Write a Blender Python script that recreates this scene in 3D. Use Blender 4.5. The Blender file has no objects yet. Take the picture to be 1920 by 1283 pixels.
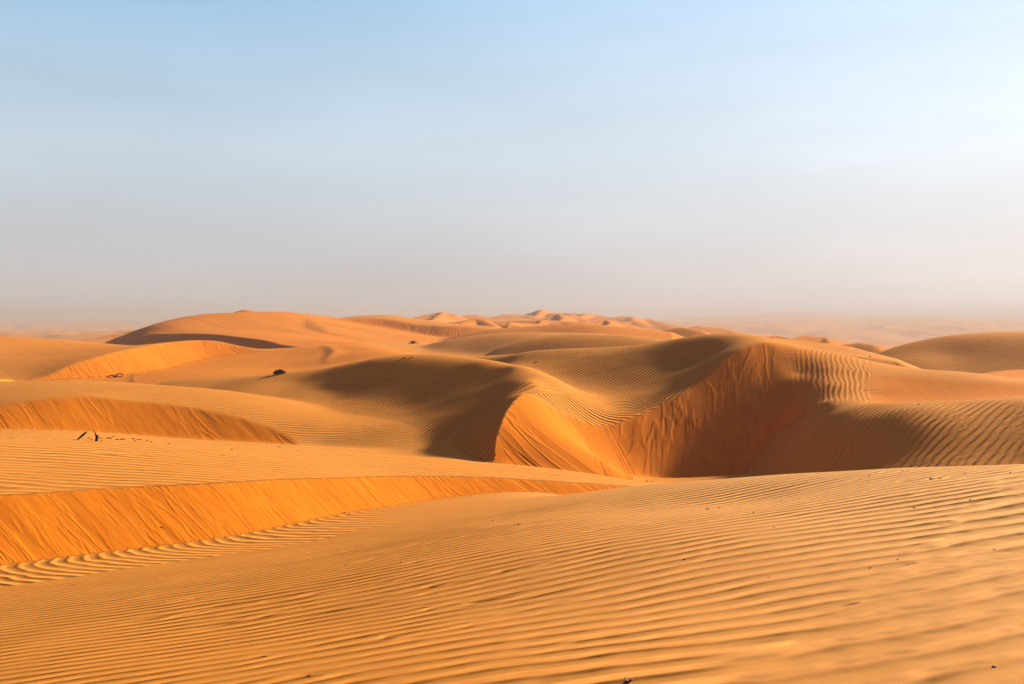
import bpy, bmesh, math, random
import numpy as np
from mathutils import Vector, Matrix

# ---------------------------------------------------------------- camera, sky, sun, exposure
scene = bpy.context.scene
scene.render.engine = 'CYCLES'
scene.render.resolution_x = 1024; scene.render.resolution_y = 684
CAM_Z = 1.65                                   # eye height; the survey below is relative to the eye
SUN_AZ, SUN_EL = 55.0, 22.5                    # degrees right of the view direction, above the horizon
cam_d = bpy.data.cameras.new('camera'); cam = bpy.data.objects.new('camera', cam_d)
scene.collection.objects.link(cam); scene.camera = cam
cam.location = (0, 0, CAM_Z); cam.rotation_euler = (math.radians(90), 0, 0)
cam_d.sensor_width = 36; cam_d.lens = 36*1867/1920
cam_d.shift_y = -(592.0-641.5)/1920*-1.0
cam_d.clip_start = .05; cam_d.clip_end = 60000

w = bpy.data.worlds.new('World'); scene.world = w; w.use_nodes = True
nt = w.node_tree; nt.nodes.clear()
def N(nt, t, **kw):
    n = nt.nodes.new(t)
    for k, v in kw.items(): setattr(n, k, v)
    return n
out = N(nt, 'ShaderNodeOutputWorld'); bg = N(nt, 'ShaderNodeBackground')
sky = N(nt, 'ShaderNodeTexSky'); sky.sky_type = 'NISHITA'; sky.sun_disc = False
sky.sun_elevation = math.radians(SUN_EL); sky.sun_rotation = math.radians(SUN_AZ)
sky.altitude = 100; sky.air_density = 1.0; sky.dust_density = 3.0; sky.ozone_density = 2.0
# desert dust: a pale veil that thickens towards the horizon
tc = N(nt, 'ShaderNodeTexCoord'); sx = N(nt, 'ShaderNodeSeparateXYZ')
nt.links.new(tc.outputs['Generated'], sx.inputs[0])
ramp = N(nt, 'ShaderNodeValToRGB')
EXPO = 1.40; KS = 1/(2**EXPO*.05)
SKY_RAMP = [(0.0, (.60,.56,.56)), (.03, (.60,.575,.58)), (.076, (.59,.61,.64)), (.155, (.59,.70,.79)), (.31, (.36,.60,.84)), (.43, (.15,.22,.26)), (1.0, (.10,.09,.08))]  # top two stops, above the frame, darkened and warmed to shape the shade fill
cr = ramp.color_ramp
while len(cr.elements) < len(SKY_RAMP): cr.elements.new(.5)
for e, (p, c) in zip(cr.elements, SKY_RAMP):
    e.position = p; e.color = c+(1,)
nt.links.new(sx.outputs['Z'], ramp.inputs[0])
sc8 = N(nt, 'ShaderNodeVectorMath', operation='SCALE'); sc8.inputs['Scale'].default_value = KS
nt.links.new(ramp.outputs[0], sc8.inputs[0])
# glow of the dust towards the sun
dt = N(nt, 'ShaderNodeVectorMath', operation='DOT_PRODUCT')
a_, e_ = math.radians(SUN_AZ), math.radians(SUN_EL)
SUN_DIR = (math.sin(a_)*math.cos(e_), math.cos(a_)*math.cos(e_), math.sin(e_))
nt.links.new(tc.outputs['Generated'], dt.inputs[0]); dt.inputs[1].default_value = SUN_DIR
mr = N(nt, 'ShaderNodeMapRange'); mr.inputs['From Min'].default_value = .3; mr.inputs['From Max'].default_value = 1.0
mr.inputs['To Min'].default_value = 0; mr.inputs['To Max'].default_value = 1
nt.links.new(dt.outputs['Value'], mr.inputs['Value'])
pw = N(nt, 'ShaderNodeMath', operation='POWER'); pw.inputs[1].default_value = 1.6
nt.links.new(mr.outputs[0], pw.inputs[0])
glow = N(nt, 'ShaderNodeVectorMath', operation='SCALE'); glow.inputs[0].default_value = (.43*KS, .37*KS, .35*KS)
nt.links.new(pw.outputs[0], glow.inputs['Scale'])
ad = N(nt, 'ShaderNodeVectorMath', operation='ADD')
nt.links.new(sc8.outputs[0], ad.inputs[0]); nt.links.new(glow.outputs[0], ad.inputs[1])
# out-of-view sky away from the sun, dimmed and tinted orange as added warm fill
rr = N(nt, 'ShaderNodeMapRange', interpolation_type='SMOOTHSTEP'); nt.links.new(dt.outputs['Value'], rr.inputs['Value'])
for k, vv in zip(('From Min', 'From Max', 'To Min', 'To Max'), (-.5, .03, 0, 1.0)): rr.inputs[k].default_value = vv
tn = N(nt, 'ShaderNodeMix', data_type='RGBA'); tn.inputs['A'].default_value = (.64, .27, .08, 1); tn.inputs['B'].default_value = (1, 1, 1, 1)
nt.links.new(rr.outputs[0], tn.inputs['Factor'])
ad2 = N(nt, 'ShaderNodeVectorMath', operation='MULTIPLY'); nt.links.new(ad.outputs[0], ad2.inputs[0]); nt.links.new(tn.outputs['Result'], ad2.inputs[1])
ad = ad2
# faint uneven layers of dust
mp = N(nt, 'ShaderNodeMapping'); mp.inputs['Scale'].default_value = (1.3, 1.3, 7.0); nt.links.new(tc.outputs['Generated'], mp.inputs['Vector'])
cn = N(nt, 'ShaderNodeTexNoise'); cn.inputs['Scale'].default_value = 2.2; cn.inputs['Detail'].default_value = 4; cn.inputs['Roughness'].default_value = .55
nt.links.new(mp.outputs[0], cn.inputs['Vector'])
cm = N(nt, 'ShaderNodeMapRange'); nt.links.new(cn.outputs['Fac'], cm.inputs['Value'])
for k, vv in zip(('From Min', 'From Max', 'To Min', 'To Max'), (.3, .7, .95, 1.05)): cm.inputs[k].default_value = vv
ad3 = N(nt, 'ShaderNodeVectorMath', operation='SCALE'); nt.links.new(ad.outputs[0], ad3.inputs[0]); nt.links.new(cm.outputs[0], ad3.inputs['Scale'])
ad = ad3
mx = N(nt, 'ShaderNodeMix', data_type='RGBA'); mx.inputs['Factor'].default_value = .95
nt.links.new(sky.outputs[0], mx.inputs['A']); nt.links.new(ad.outputs[0], mx.inputs['B'])
nt.links.new(mx.outputs['Result'], bg.inputs['Color']); bg.inputs['Strength'].default_value = .05
nt.links.new(bg.outputs[0], out.inputs[0])

sd = bpy.data.lights.new('sun', 'SUN'); sd.energy = 5.0; sd.angle = math.radians(3.5); sd.color = (1, .88, .70)
so = bpy.data.objects.new('sun', sd); scene.collection.objects.link(so)
so.rotation_euler = (-Vector(SUN_DIR)).to_track_quat('-Z', 'Y').to_euler()

scene.view_settings.view_transform = 'Standard'; scene.view_settings.look = 'None'
scene.view_settings.gamma = 1; scene.view_settings.exposure = EXPO
scene.cycles.volume_bounces = 2; scene.cycles.max_bounces = 8; scene.cycles.diffuse_bounces = 4
scene.cycles.volume_max_steps = 64

# ------------------------------------------------------------------ terrain
F = 1867.0          # focal length in photo pixels
VH = 592.0          # pixel row of the true horizon
def P(u, v, Y):     # a point of the place: where it appears and how far away it stands
    return ((u-960.0)/F*Y, Y, -(v-VH)/F*Y)
def Z(u, Y, z):
    return ((u-960.0)/F*Y, Y, z)

class TPS:
    """smooth surface through surveyed points (thin plate)"""
    def __init__(s, pts, reg=1e-4, box=None, drop=0.6, pad=0.0):
        p = np.array(pts, float); s.c = p[:, :2].mean(0); s.k = p[:, :2].std()
        s.p = (p[:, :2]-s.c)/s.k; n = len(p)
        r2 = ((s.p[:, None]-s.p[None])**2).sum(-1)
        K = 0.5*r2*np.log(r2+1e-12) + reg*np.eye(n)
        A = np.zeros((n+3, n+3)); A[:n, :n] = K; A[:n, n] = 1; A[:n, n+1:] = s.p
        A[n, :n] = 1; A[n+1:, :n] = s.p.T
        s.w = np.linalg.solve(A, np.r_[p[:, 2], 0, 0, 0]); s.n = n
        s.box = box; s.drop = drop
    def __call__(s, x, y):
        # the sheet is only trusted inside its (azimuth, distance) box and sinks outside it
        a = x/np.maximum(y, 1e-3) if s.box else None
        if s.box:
            a0, a1, y0, y1 = s.box
            yc = np.clip(y, y0, y1); ac = np.clip(a, (a0-960)/F, (a1-960)/F)
            xx = ac*yc; pen = np.hypot(x-xx, y-yc)*s.drop
        else:
            xx, yc, pen = x, y, 0
        X = (xx-s.c[0])/s.k; Yy = (yc-s.c[1])/s.k
        out = s.w[s.n] + s.w[s.n+1]*X + s.w[s.n+2]*Yy
        for i in range(s.n):
            r2 = (X-s.p[i, 0])**2+(Yy-s.p[i, 1])**2
            out = out + (0.5*s.w[i])*r2*np.log(r2+1e-12)
        return out-pen

def smax(a, b, k):
    h = np.maximum(k-np.abs(a-b), 0)/k
    return np.maximum(a, b)+h*h*h*k/6
def smin(a, b, k): return -smax(-a, -b, k)

_rs = np.random.RandomState(7)
_NG = _rs.rand(256, 256)
def vnoise(x, y):
    xi = np.floor(x).astype(int); yi = np.floor(y).astype(int); fx = x-xi; fy = y-yi
    fx = fx*fx*(3-2*fx); fy = fy*fy*(3-2*fy)
    g = lambda i, j: _NG[i & 255, j & 255]
    return (g(xi, yi)*(1-fx)+g(xi+1, yi)*fx)*(1-fy)+(g(xi, yi+1)*(1-fx)+g(xi+1, yi+1)*fx)*fy-0.5
def fbm(x, y, o=3):
    s = 0; a = 1
    for i in range(o):
        s = s+a*vnoise(x*2**i+17.3*i, y*2**i-9.1*i); a *= .5
    return s

# foreground dune and the trough on its left
SF = TPS([P(960,1283,4.5),P(1920,1283,3.9),P(1500,1283,4.2),P(400,1283,5.4),P(0,1283,6.1),
  P(0,1180,8.6),P(400,1180,7.6),P(960,1150,6.6),P(1500,1150,5.6),P(1920,1120,5.4),
  P(0,1100,11.8),P(400,1080,11),P(700,1060,10),P(960,1040,9.2),P(1400,1010,8.4),P(1920,980,8),
  P(0,1062,14),P(400,1012,16),P(640,965,18.5),P(800,940,20.5),P(1000,924,22),
  P(700,1010,13.5),P(960,980,12.5),P(960,940,17.5),P(1200,950,13),P(1200,919,18),P(1280,912,17.5),
  P(1400,900,16),P(1500,889,15),P(1700,877,13.5),P(1920,870,12.5),P(1400,940,12.3),P(1700,920,10.3),
  Z(1200,22,-4.3),Z(1400,19.5,-3.95),Z(1700,17,-3.4),Z(1920,16,-3.1),Z(1920,20,-4.3),Z(1500,24,-5.4),Z(1200,27,-5.6),
  Z(0,20,-4.3),Z(640,24,-4.7),Z(1000,26,-4.7),
  (0,0,-1.62),(3,0,-1.38),(-4,0,-2.1),(0,-7,-1.9),(6,-5,-1.6),(-7,-5,-2.9),(7,8,-1.4),(9,13,-1.8),(-9,9,-3.3)],
  box=None)
def f_fore(x, y):
    d = np.hypot(np.maximum(np.abs(x)-11, 0), np.maximum(y-27, 0)+np.maximum(-8-y, 0))
    return SF(np.clip(x, -11, 11), np.clip(y, -8, 27)) - .25*np.sqrt(d*d+.01) + .025

# near left dune
A1 = TPS([P(0,930,15.67),P(200,915,16.65),P(400,907,17.56),P(640,897,19.68),P(800,893,21.4),P(1000,900,22.5),P(1100,906,23),
  P(0,825,20.4),P(300,833,21.5),P(600,843,23.5),P(800,858,24.8),P(1000,875,25.6),P(1120,890,26),P(1200,903,26),P(1270,909,26.3),
  P(0,870,17.9),P(400,866,19.9),P(700,874,22.0),P(1000,888,24),P(1130,899,24.4),
  Z(0,26,-3.8),Z(300,27,-4.0),Z(600,29,-4.6),Z(800,30,-5.0),Z(1000,30.5,-5.4),Z(1200,30,-5.8),Z(1350,28,-5.9),Z(0,33,-5.2),Z(-200,20,-2.5),Z(-200,26,-3.7),Z(-200,14,-2.8)],
  box=(-500,1400,12,34))
S1 = TPS([P(0,930,15.67),P(200,915,16.65),P(400,907,17.56),P(640,897,19.68),P(800,893,21.4),P(1000,900,22.5),P(1100,906,23),
  P(0,1062,14),P(200,1035,15),P(400,1012,16),P(640,965,18.5),P(800,940,20.5),P(1000,924,22),P(1120,915,22.8),
  Z(-300,14.5,-2.95),Z(-300,12.6,-3.6)], reg=5e-3, box=(-500,1250,11,30), drop=-2.0)
# second left dune
_b2 = [P(-150,790,33.6),P(0,762,34.2),P(80,749,35.0),P(150,745,35.4),P(250,752,35.6),P(330,762,35.4),P(400,775,35.1),P(470,793,34.6),P(530,812,34.1),P(600,834,33.4)]
A2 = TPS(_b2+[P(0,716,42),P(150,714,42),P(300,722,41.5),P(430,733,40.5),P(540,752,39),P(640,780,37),P(750,806,34.5),P(850,836,32),P(910,858,30.8),
  P(150,730,38),P(300,740,37),P(450,765,36),P(600,800,35),P(750,835,32.6),P(0,736,38),P(-200,722,42),P(-200,745,38),
  Z(150,50,-3.9),Z(430,50,-4.3),Z(640,45,-4.9),Z(0,50,-4.0),Z(-300,50,-4),P(850,858,30)], box=(-500,950,29.5,54))
S2 = TPS(_b2+[P(0,806,32),P(150,809,32.8),P(250,815,33.2),P(330,822,33.3),P(450,829,33.3),P(530,834,33.2),P(-150,806,32),Z(700,33,-3.0),Z(700,35.5,-2.4),Z(700,30,-3.6)], reg=5e-3, box=(-300,800,27,45), drop=-2.0)
# valley floor between the near dunes, with the bottom of the bowl
VA = TPS([P(-150,806,32),P(0,806,32),P(150,809,32.8),P(300,820,33.2),P(450,829,33.3),P(600,838,33),P(150,826,30),P(300,833,30.5),P(600,845,30.5),
  P(800,862,30),P(900,864,30.5),P(1000,880,30.5),P(1200,901,31),P(1300,904,31),P(1420,896,31),P(1185,894,33.6),P(1300,899,33.9),P(1420,892,33.6),Z(0,22,-4.3),Z(600,24,-4.9),Z(1200,25,-5.3),Z(1400,24,-5.3),
  Z(0,40,-4.3),Z(600,40,-5.2),Z(1200,40,-7.2),Z(1450,40,-7.2),Z(1600,36,-6.5),Z(1650,28,-6.3),Z(1900,30,-5.9)], box=(-500,2000,20,42), drop=.1)
# the dark dune, the saddle and the high dune with the bowl
_b3 = [P(925,860,29.8),P(930,830,30.3),P(938,800,31),P(948,775,31.7),P(965,752,32.6),P(985,737,33.5),P(1040,768,34.6),P(1090,788,35.5),P(1130,797,36),
  P(1180,783,36.8),P(1260,747,38.2),P(1310,717,39.2),P(1350,682,40.2),P(1390,656,41),P(1440,645,41.6),P(1480,652,41.6)]
A3 = TPS(_b3+[P(330,713,51),P(480,706,47.5),P(560,699,45.8),P(640,687,44.6),P(700,677,43.5),P(770,672,42.6),P(830,674,41.8),P(900,680,40.4),P(960,688,38.8),P(1005,698,38),P(1035,712,37.2),
  P(400,722,48),P(480,728,43.4),P(560,717,44.0),P(560,748,40.2),P(640,772,37.8),P(750,802,35),P(850,834,32),P(905,852,30.2),
  P(640,720,42),P(640,750,39.8),P(780,700,40.9),P(780,725,39.6),P(780,750,38.5),P(780,780,36.4),P(870,700,39.8),P(870,740,37.2),P(870,780,34.4),P(870,820,32),P(930,705,38.6),P(935,735,36),P(930,765,33.6),P(700,770,37.8),
  P(860,674,53),P(960,669,51),P(1080,659,48.8),P(1210,648,47.4),P(1280,637,46),P(1340,632,45),P(1400,631,44.2),P(1440,636,43.7),P(1500,649,43),P(1560,662,42),P(1640,680,41),P(1720,692,40),P(1800,697,39),P(1920,714,37),
  P(1045,708,44.5),P(1065,728,41.5),P(1130,741,40.5),P(1150,765,38),P(1100,700,44.8),P(1200,700,43.2),P(1250,720,40.8),P(1300,680,43.2),P(1200,750,39),P(1060,750,36.2),P(1000,718,35.6),
  P(1540,690,39),P(1560,722,36),P(1540,757,34),P(1640,740,35),P(1700,720,36.5),P(1700,755,33),P(1850,740,33.5),P(1850,715,36),P(1920,740,33),P(1500,775,34.5),P(1500,700,39.4),
  P(1520,772,33.5),P(1600,768,32.5),P(1750,760,31.5),P(1920,750,31),P(2100,745,30),P(2100,720,36),
  Z(960,60,-3.9),Z(1210,56,-3.4),Z(1400,54,-2.9),Z(1560,51,-3.4),Z(1720,49,-3.9),Z(1920,46,-4.1),Z(2100,46,-4.5),
  Z(640,56,-3.4),Z(780,53,-3.2),Z(900,51,-3.0),Z(480,60,-3.9),Z(330,64,-4.1),Z(1100,75,-4.8),Z(250,56,-4.3),Z(240,46,-4.2)], box=(250,2250,29.6,72), drop=.6)
S3 = TPS(_b3+[P(1030,852,30.5),P(1120,858,31.5),P(1148,878,33.4),P(1185,893,33.9),P(1265,898,34.2),P(1345,899,34.2),P(1425,890,34.3),P(1480,868,34),
  P(970,860,30.1),P(1492,680,40.3),P(1496,700,39.2),P(1500,740,36.9),P(1500,775,34.6),Z(1580,36,-1.6),Z(1580,33,-2.4),Z(1580,40,-1.0),Z(1010,36,-1.7),Z(1080,38,-2.0),Z(1160,39,-2.5),Z(1260,41,-1.4)], reg=2e-3, box=(900,1620,28,46), drop=-2.0)
# near right dune, in front of the bowl
A4 = TPS([P(1480,790,36),P(1470,830,34),P(1455,868,32),P(1440,888,31),P(1520,774,34),P(1560,779,31.5),P(1560,830,29.2),P(1560,884,27.4),P(1640,771,30),P(1700,768,28.8),P(1700,800,27.5),P(1700,875,25.4),
  P(1800,762,28.6),P(1920,754,28.2),P(1920,790,26.8),P(1920,868,24.6),P(2100,750,28),P(2100,868,23.5),P(1500,880,29.3),P(1480,850,31),
  Z(1700,33,-3.1),Z(1560,36,-3.5),Z(1920,33,-2.85),Z(1920,40,-4),Z(1400,31,-5.6),Z(1380,34,-5.9),Z(1400,26,-5.4),Z(1700,21,-4.6),Z(1920,20,-4.5)], box=(1360,2250,17,40), drop=1.0)
# ---- middle distance
_b5 = [P(50,714,66.5),P(100,697,68.5),P(150,682,69.9),P(190,671,72),P(230,660,74.9),P(270,652,79),P(300,646,82.2),P(340,640,86),P(380,638,88.2),P(410,640,89),P(440,647,89),P(480,654,88)]
A5 = TPS(_b5+[P(0,631,95),P(67,634,95),P(133,639,94),P(180,645,92),P(230,648,90),P(267,648,88),P(-200,625,95),
  P(0,680,74),P(60,668,80),P(120,660,82),P(0,712,64),P(-150,690,72),
  Z(0,122,-4.6),Z(230,117,-4.6),Z(380,104,-4.4),Z(480,98,-3.9),Z(-200,122,-4.5)], box=(-600,540,56,130))
S5 = TPS(_b5+[P(130,714,67),P(180,708,69.5),P(230,700,72),P(300,686,79),P(380,675,85),P(440,668,87),P(490,664,87)], reg=1e-2, box=(30,560,56,100), drop=-2)
A6 = TPS([P(480,656,92),P(530,653,93),P(600,649,92),P(640,648,90),P(700,653,86),P(760,663,80),P(800,670,76),
  P(480,690,75),P(560,690,73),P(590,672,80),P(560,665,85),P(640,684,70),P(740,674,72),P(640,660,84),P(300,700,70),P(400,706,64),P(230,708,70),P(380,690,77),P(450,672,84),
  Z(480,112,-4.2),Z(600,118,-4.1),Z(700,112,-4.1),Z(800,100,-4.3),Z(200,62,-4.4),Z(640,62,-4.1),P(130,714,67),Z(850,80,-4.4)], box=(60,880,60,120))
A7 = TPS([P(240,637,140),P(267,618,143),P(283,611,146),P(300,605,150),P(330,598,158),P(367,594,163),P(400,593.5,166),P(420,592,168),P(455,585,174),P(470,583,175),P(485,586,175),P(510,592,172),P(533,591,171),P(570,590,170),P(582,592,168),P(600,603,160),P(640,622,150),P(690,634,142),
  P(400,612,142),P(500,620,138),P(600,635,125),P(560,610,150),P(640,640,122),P(700,646,110),P(290,625,136),P(340,626,130),P(400,628,122),P(440,632,118),P(480,637,113),P(525,646,107),P(560,645,108),P(560,655,100),P(600,648,104),
  Z(400,200,-5),Z(470,215,-5),Z(570,205,-5),Z(640,180,-5.5),Z(240,180,-7),Z(215,140,-4.6),Z(810,104,-4.8),Z(810,120,-5),Z(810,145,-5.4)], box=(170,840,100,220), drop=.3)
S7 = TPS([P(250,618,141),P(290,624,136),P(340,626,130),P(400,628,122),P(440,632,118),P(480,637,113),P(525,646,107),
  Z(270,131,-4.2),Z(320,124,-5.6),Z(390,116,-5.5),Z(440,111,-5.6),Z(480,107,-5.4),Z(500,103,-4.6),Z(545,108,-2.0),Z(220,138,-3.0)], reg=1e-2, box=(180,570,95,150), drop=-2)
_b8 = [P(600,606,163),P(640,600,165),P(700,597,168),P(740,601,168),P(775,609,166),P(850,613,163),P(900,614,163),P(960,618,163)]
A8 = TPS(_b8+[P(600,604,180),P(640,596,186),P(700,592,192),P(740,593,192),P(770,598,186),P(840,606,178),P(900,610,174),P(960,616,168),P(1000,622,160),
  P(800,622,155),P(860,622,158),
  Z(640,225,-5),Z(740,230,-5),Z(840,215,-6),Z(960,200,-6)], box=(560,1040,140,235), drop=.3)
S8 = TPS(_b8+[P(640,622,161),P(700,636,162.5),P(770,641,161),P(800,634,158),P(860,630,157),P(930,624,158),P(990,625,158)], reg=1e-2, box=(590,1010,130,190), drop=-2)
VB = TPS([P(600,642,140),P(700,647,115),P(770,643,135),P(800,648,128),P(850,652,118),P(700,640,150),P(640,630,160),Z(500,160,-4.4),Z(900,140,-4.5),Z(1100,120,-4.6),Z(900,90,-4.8),Z(1100,160,-4.4),Z(700,105,-4.2)], box=(560,1200,90,170), drop=.1)
D3 = TPS([P(890,676,88),P(930,655,88),P(960,645,88),P(1000,635,88),P(1050,630,87),P(1100,628.5,86),P(1180,630,84),P(1240,637,82),P(1290,647,80),P(1320,655,78),Z(1370,84,-4.6),Z(1370,77,-4.4),
  P(910,678,84),P(960,674,83),P(1000,672,82),P(1050,668,80.5),P(1100,664,79.5),P(1200,656,78),P(1280,655,76.5),
  Z(1000,106,-4.4),Z(1100,104,-4.4),Z(1200,102,-4.6),Z(920,104,-4.8),Z(860,82,-5),Z(850,92,-5)], box=(870,1390,72,116), drop=.8)
D2 = TPS([P(790,650,116),P(850,636,115),P(920,627,114),P(980,628,111),P(1020,632,108),P(1080,637,104),
  P(800,668,108),P(860,666,107),P(900,665,105),P(960,656,102),P(1060,649,98),
  Z(740,112,-5.2),Z(765,126,-5.8),Z(850,136,-5.4),Z(920,138,-5),Z(1020,132,-5)], box=(760,1130,94,150), drop=.4)
D1 = TPS([P(795,649,150),P(850,632,150),P(900,622,150),P(960,616,149),P(1040,611,147),P(1100,613,144),P(1170,623,138),P(1215,630,134),
  P(820,656,143),P(900,641,141),P(960,637,140),P(1040,634,139),P(1130,632,133),
  Z(745,148,-6.8),Z(900,180,-6),Z(1040,182,-6),Z(1170,170,-6)], box=(770,1260,128,195), drop=.4)
R1 = TPS([P(1612,676,65),P(1645,663,65.5),P(1680,650,65),P(1720,640,64.7),P(1780,631,64),P(1850,629.5,63),P(1920,631,62),P(2100,638,60),
  P(1660,684,60.5),P(1720,692,58.5),P(1800,698,57.5),P(1920,700,56),P(2100,702,54),P(1780,664,60.8),P(1900,664,59.2),P(1690,668,61.5),
  Z(1680,80,-4.4),Z(1780,82,-4.2),Z(1920,82,-4.2),Z(1600,60,-4.2),Z(1590,70,-4.4),Z(2100,82,-4.4)], box=(1580,2250,50,95), drop=.4)
R2 = TPS([P(1480,648,56),P(1530,645,60),P(1560,645,61),P(1600,652,59),P(1625,660,56),P(1645,668,53),P(1500,655,54),P(1600,664,54),
  Z(1540,74,-3.6),Z(1620,70,-4),Z(1660,62,-4)], box=(1450,1680,50,80), drop=.4)

def seg_ridge(x, y, pts, s_l, s_r, rnd=.3):
    """a dune ridge: crest polyline, a different slope on each side (left / right of its direction)"""
    best = np.full(x.shape, -1e3)
    for (p, q) in zip(pts[:-1], pts[1:]):
        dx, dy = q[0]-p[0], q[1]-p[1]; L2 = dx*dx+dy*dy+1e-9
        t = ((x-p[0])*dx+(y-p[1])*dy)/L2; tc = np.clip(t, 0, 1)
        ex = x-(p[0]+tc*dx); ey = y-(p[1]+tc*dy)
        d = np.sqrt(ex*ex+ey*ey+rnd*rnd)-rnd
        side = (dx*(y-p[1])-dy*(x-p[0]))/np.sqrt(L2)
        k = .5+.5*np.tanh(side/(rnd+.02*np.sqrt(L2)))
        s = k*s_l+(1-k)*s_r
        best = np.maximum(best, p[2]+tc*(q[2]-p[2])-s*d)
    return best
# far ridges: (crest points, slope on the left of the travel direction, slope on the right)
FAR = [
 ([P(405,594,186),P(430,588.5,187),P(450,584,187),P(460,582.5,186),P(475,584,184),P(500,590,180)], .45,.3,3),
 ([P(460,582.5,186),P(470,593,172),P(490,604,158)], .25,.3,3),
 ([P(1230,630,158),P(1255,619,157),P(1285,614,154),P(1308,620,150),P(1330,634,145)], .35,.2,2),
 ([P(1172,627,172),P(1195,621,174),P(1216,620,174),P(1238,628,172)], .4,.25,3),
 ([P(1290,620,255),P(1310,611.5,262),P(1345,614,262),P(1370,620,258),P(1402,631,250)], .4,.14,2),
 ([P(1418,634,200),P(1450,629,205),P(1478,634,200)], .4,.2,2),
 ([P(1466,639,130),P(1500,630,134),P(1540,632,134),P(1548,634,133)], .4,.16,1.2),
 ([P(1548,634,133),P(1552,645,124),P(1560,652,118)], .2,.35,.8),
 ([P(1572,654,110),P(1595,645,112),P(1612,643,112),P(1634,647,111),P(1650,660,107)], .4,.25,1.5),
 ([P(1850,704,47),P(1885,699,48.5),P(1920,694,50),P(2050,688,52)], .3,.12,2),
 ([P(100,646,250),P(170,636,255),P(230,626,262),P(290,612,270),P(330,606,275)], .3,.2,5),
 ([P(862,608,205),P(880,600,212),P(893,597,214),P(908,599,213),P(926,607,208)], .4,.3,3),
 ([P(1028,607,215),P(1050,604.5,217),P(1072,607,214)], .4,.3,2),
 ([P(760,600,330),P(800,590.5,345),P(830,584.5,355),P(836,586,353),P(850,594,340)], .3,.2,4),
 ([P(830,584.5,355),P(822,594,320),P(800,603,290)], .35,.5,2),
 ([P(870,596,420),P(887,589.5,430),P(900,594,425),P(925,594,425),P(945,590,430),P(960,588,432),P(990,591,430),P(1010,594,420)], .35,.2,5),
 ([P(990,592,500),P(1003,586,508),P(1014,580,515),P(1020,583,513),P(1030,587,508)], .3,.25,4),
 ([P(1014,580,515),P(1010,588,470),P(996,595,420)], .3,.4,3),
 ([P(1030,589,450),P(1045,584,458),P(1058,584.5,458),P(1068,590,450),P(1080,596,430)], .35,.25,4),
 ([P(1000,602,330),P(1030,596,340),P(1050,588,350),P(1054,588.5,350),P(1075,594,345),P(1100,600,335)], .35,.2,3),
 ([P(1050,588,350),P(1053,598,310),P(1048,604,285)], .3,.45,2),
 ([P(1066,591,480),P(1085,585.5,490),P(1100,587,490),P(1120,590,480),P(1150,596,465)], .35,.25,5),
 ([P(1096,587,490),P(1088,594,440),P(1078,600,400)], .3,.35,3),
 ([P(1085,607,270),P(1110,606,275),P(1130,601,281),P(1142,600,283),P(1150,604,280)], .4,.2,2.5),
 ([P(1142,600,283),P(1145,608,262),P(1130,614,240)], .3,.5,1.5),
 ([P(1120,594,430),P(1150,595.5,432),P(1175,592.5,436),P(1180,594,435),P(1192,594,432),P(1215,598,425),P(1245,606,405),P(1270,612,385)], .35,.2,5),
 ([P(1192,594,432),P(1187,600,395),P(1200,607,350)], .3,.35,3),
 ([P(1160,606,320),P(1185,600,330),P(1210,607,318),P(1245,608,315),P(1275,617,300),P(1300,624,290)], .35,.2,3),
 ([P(930,606,290),P(960,601,298),P(980,602,298),P(1000,600,300),P(1035,604,292)], .35,.2,3),
 ([P(935,603,370),P(965,597,380),P(985,597,380),P(1005,601,370)], .35,.22,3),
 ([P(700,606,300),P(735,600,310),P(765,597,315)], .3,.2,4),
]
# spur beside the little hollow left of centre
FAR.append(([P(598,648,90),P(612,661,82),P(624,682,74)], .10,.42,1.2))
FAR.append(([P(569,589,171),P(582,603,156),P(604,622,140)], .10,.30,3))
FAR.append(([P(508,591.5,173),P(520,606,156),P(545,624,138)], .10,.28,3))
# many more overlapping crests on the high ground in the centre distance
_rr = np.random.RandomState(21)
_env = lambda u: np.interp(u, [700,760,800,832,850,887,925,960,1014,1060,1090,1150,1192,1250,1300,1400], [606,599,592,588,594,593,597,591,584,588,588,597,596,609,623,640])
for _i in range(30):
    _Y = np.exp(_rr.uniform(np.log(230), np.log(600))); _u = _rr.uniform(790, 1270)
    _bv = np.interp(_Y, [200,350,500,700], [627,606,600,599])+np.interp(_u, [1150,1300], [0,16])
    _v = _bv-_rr.uniform(.6, 2.6)/_Y*F; _q = 300/_Y
    _L = _rr.uniform(9, 20)/_Y*F; _t = _rr.uniform(-.02, .04)
    _pp = [P(uu, max(vv, _env(uu)+_rr.uniform(.5, 2.5)), yy) for uu, vv, yy in ((_u-_L, _v+6*_q, _Y*(1-_t)), (_u-.4*_L, _v+1.2*_q, _Y*(1-.4*_t)), (_u, _v, _Y), (_u+.5*_L, _v+2.5*_q, _Y*(1+_t)), (_u+_L, _v+8*_q, _Y*(1+1.5*_t)))]
    FAR.append((_pp, .4, _rr.uniform(.3, .42), 1.0))
    if _rr.rand() < .7: _p = _pp[2]; FAR.append(([_p, (_p[0]-.1*_L/F*_Y, _p[1]*.965, _p[2]-1.6), (_p[0]-.4*_L/F*_Y, _p[1]*.93, _p[2]-3.6)], .25, .42, .8))

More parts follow.
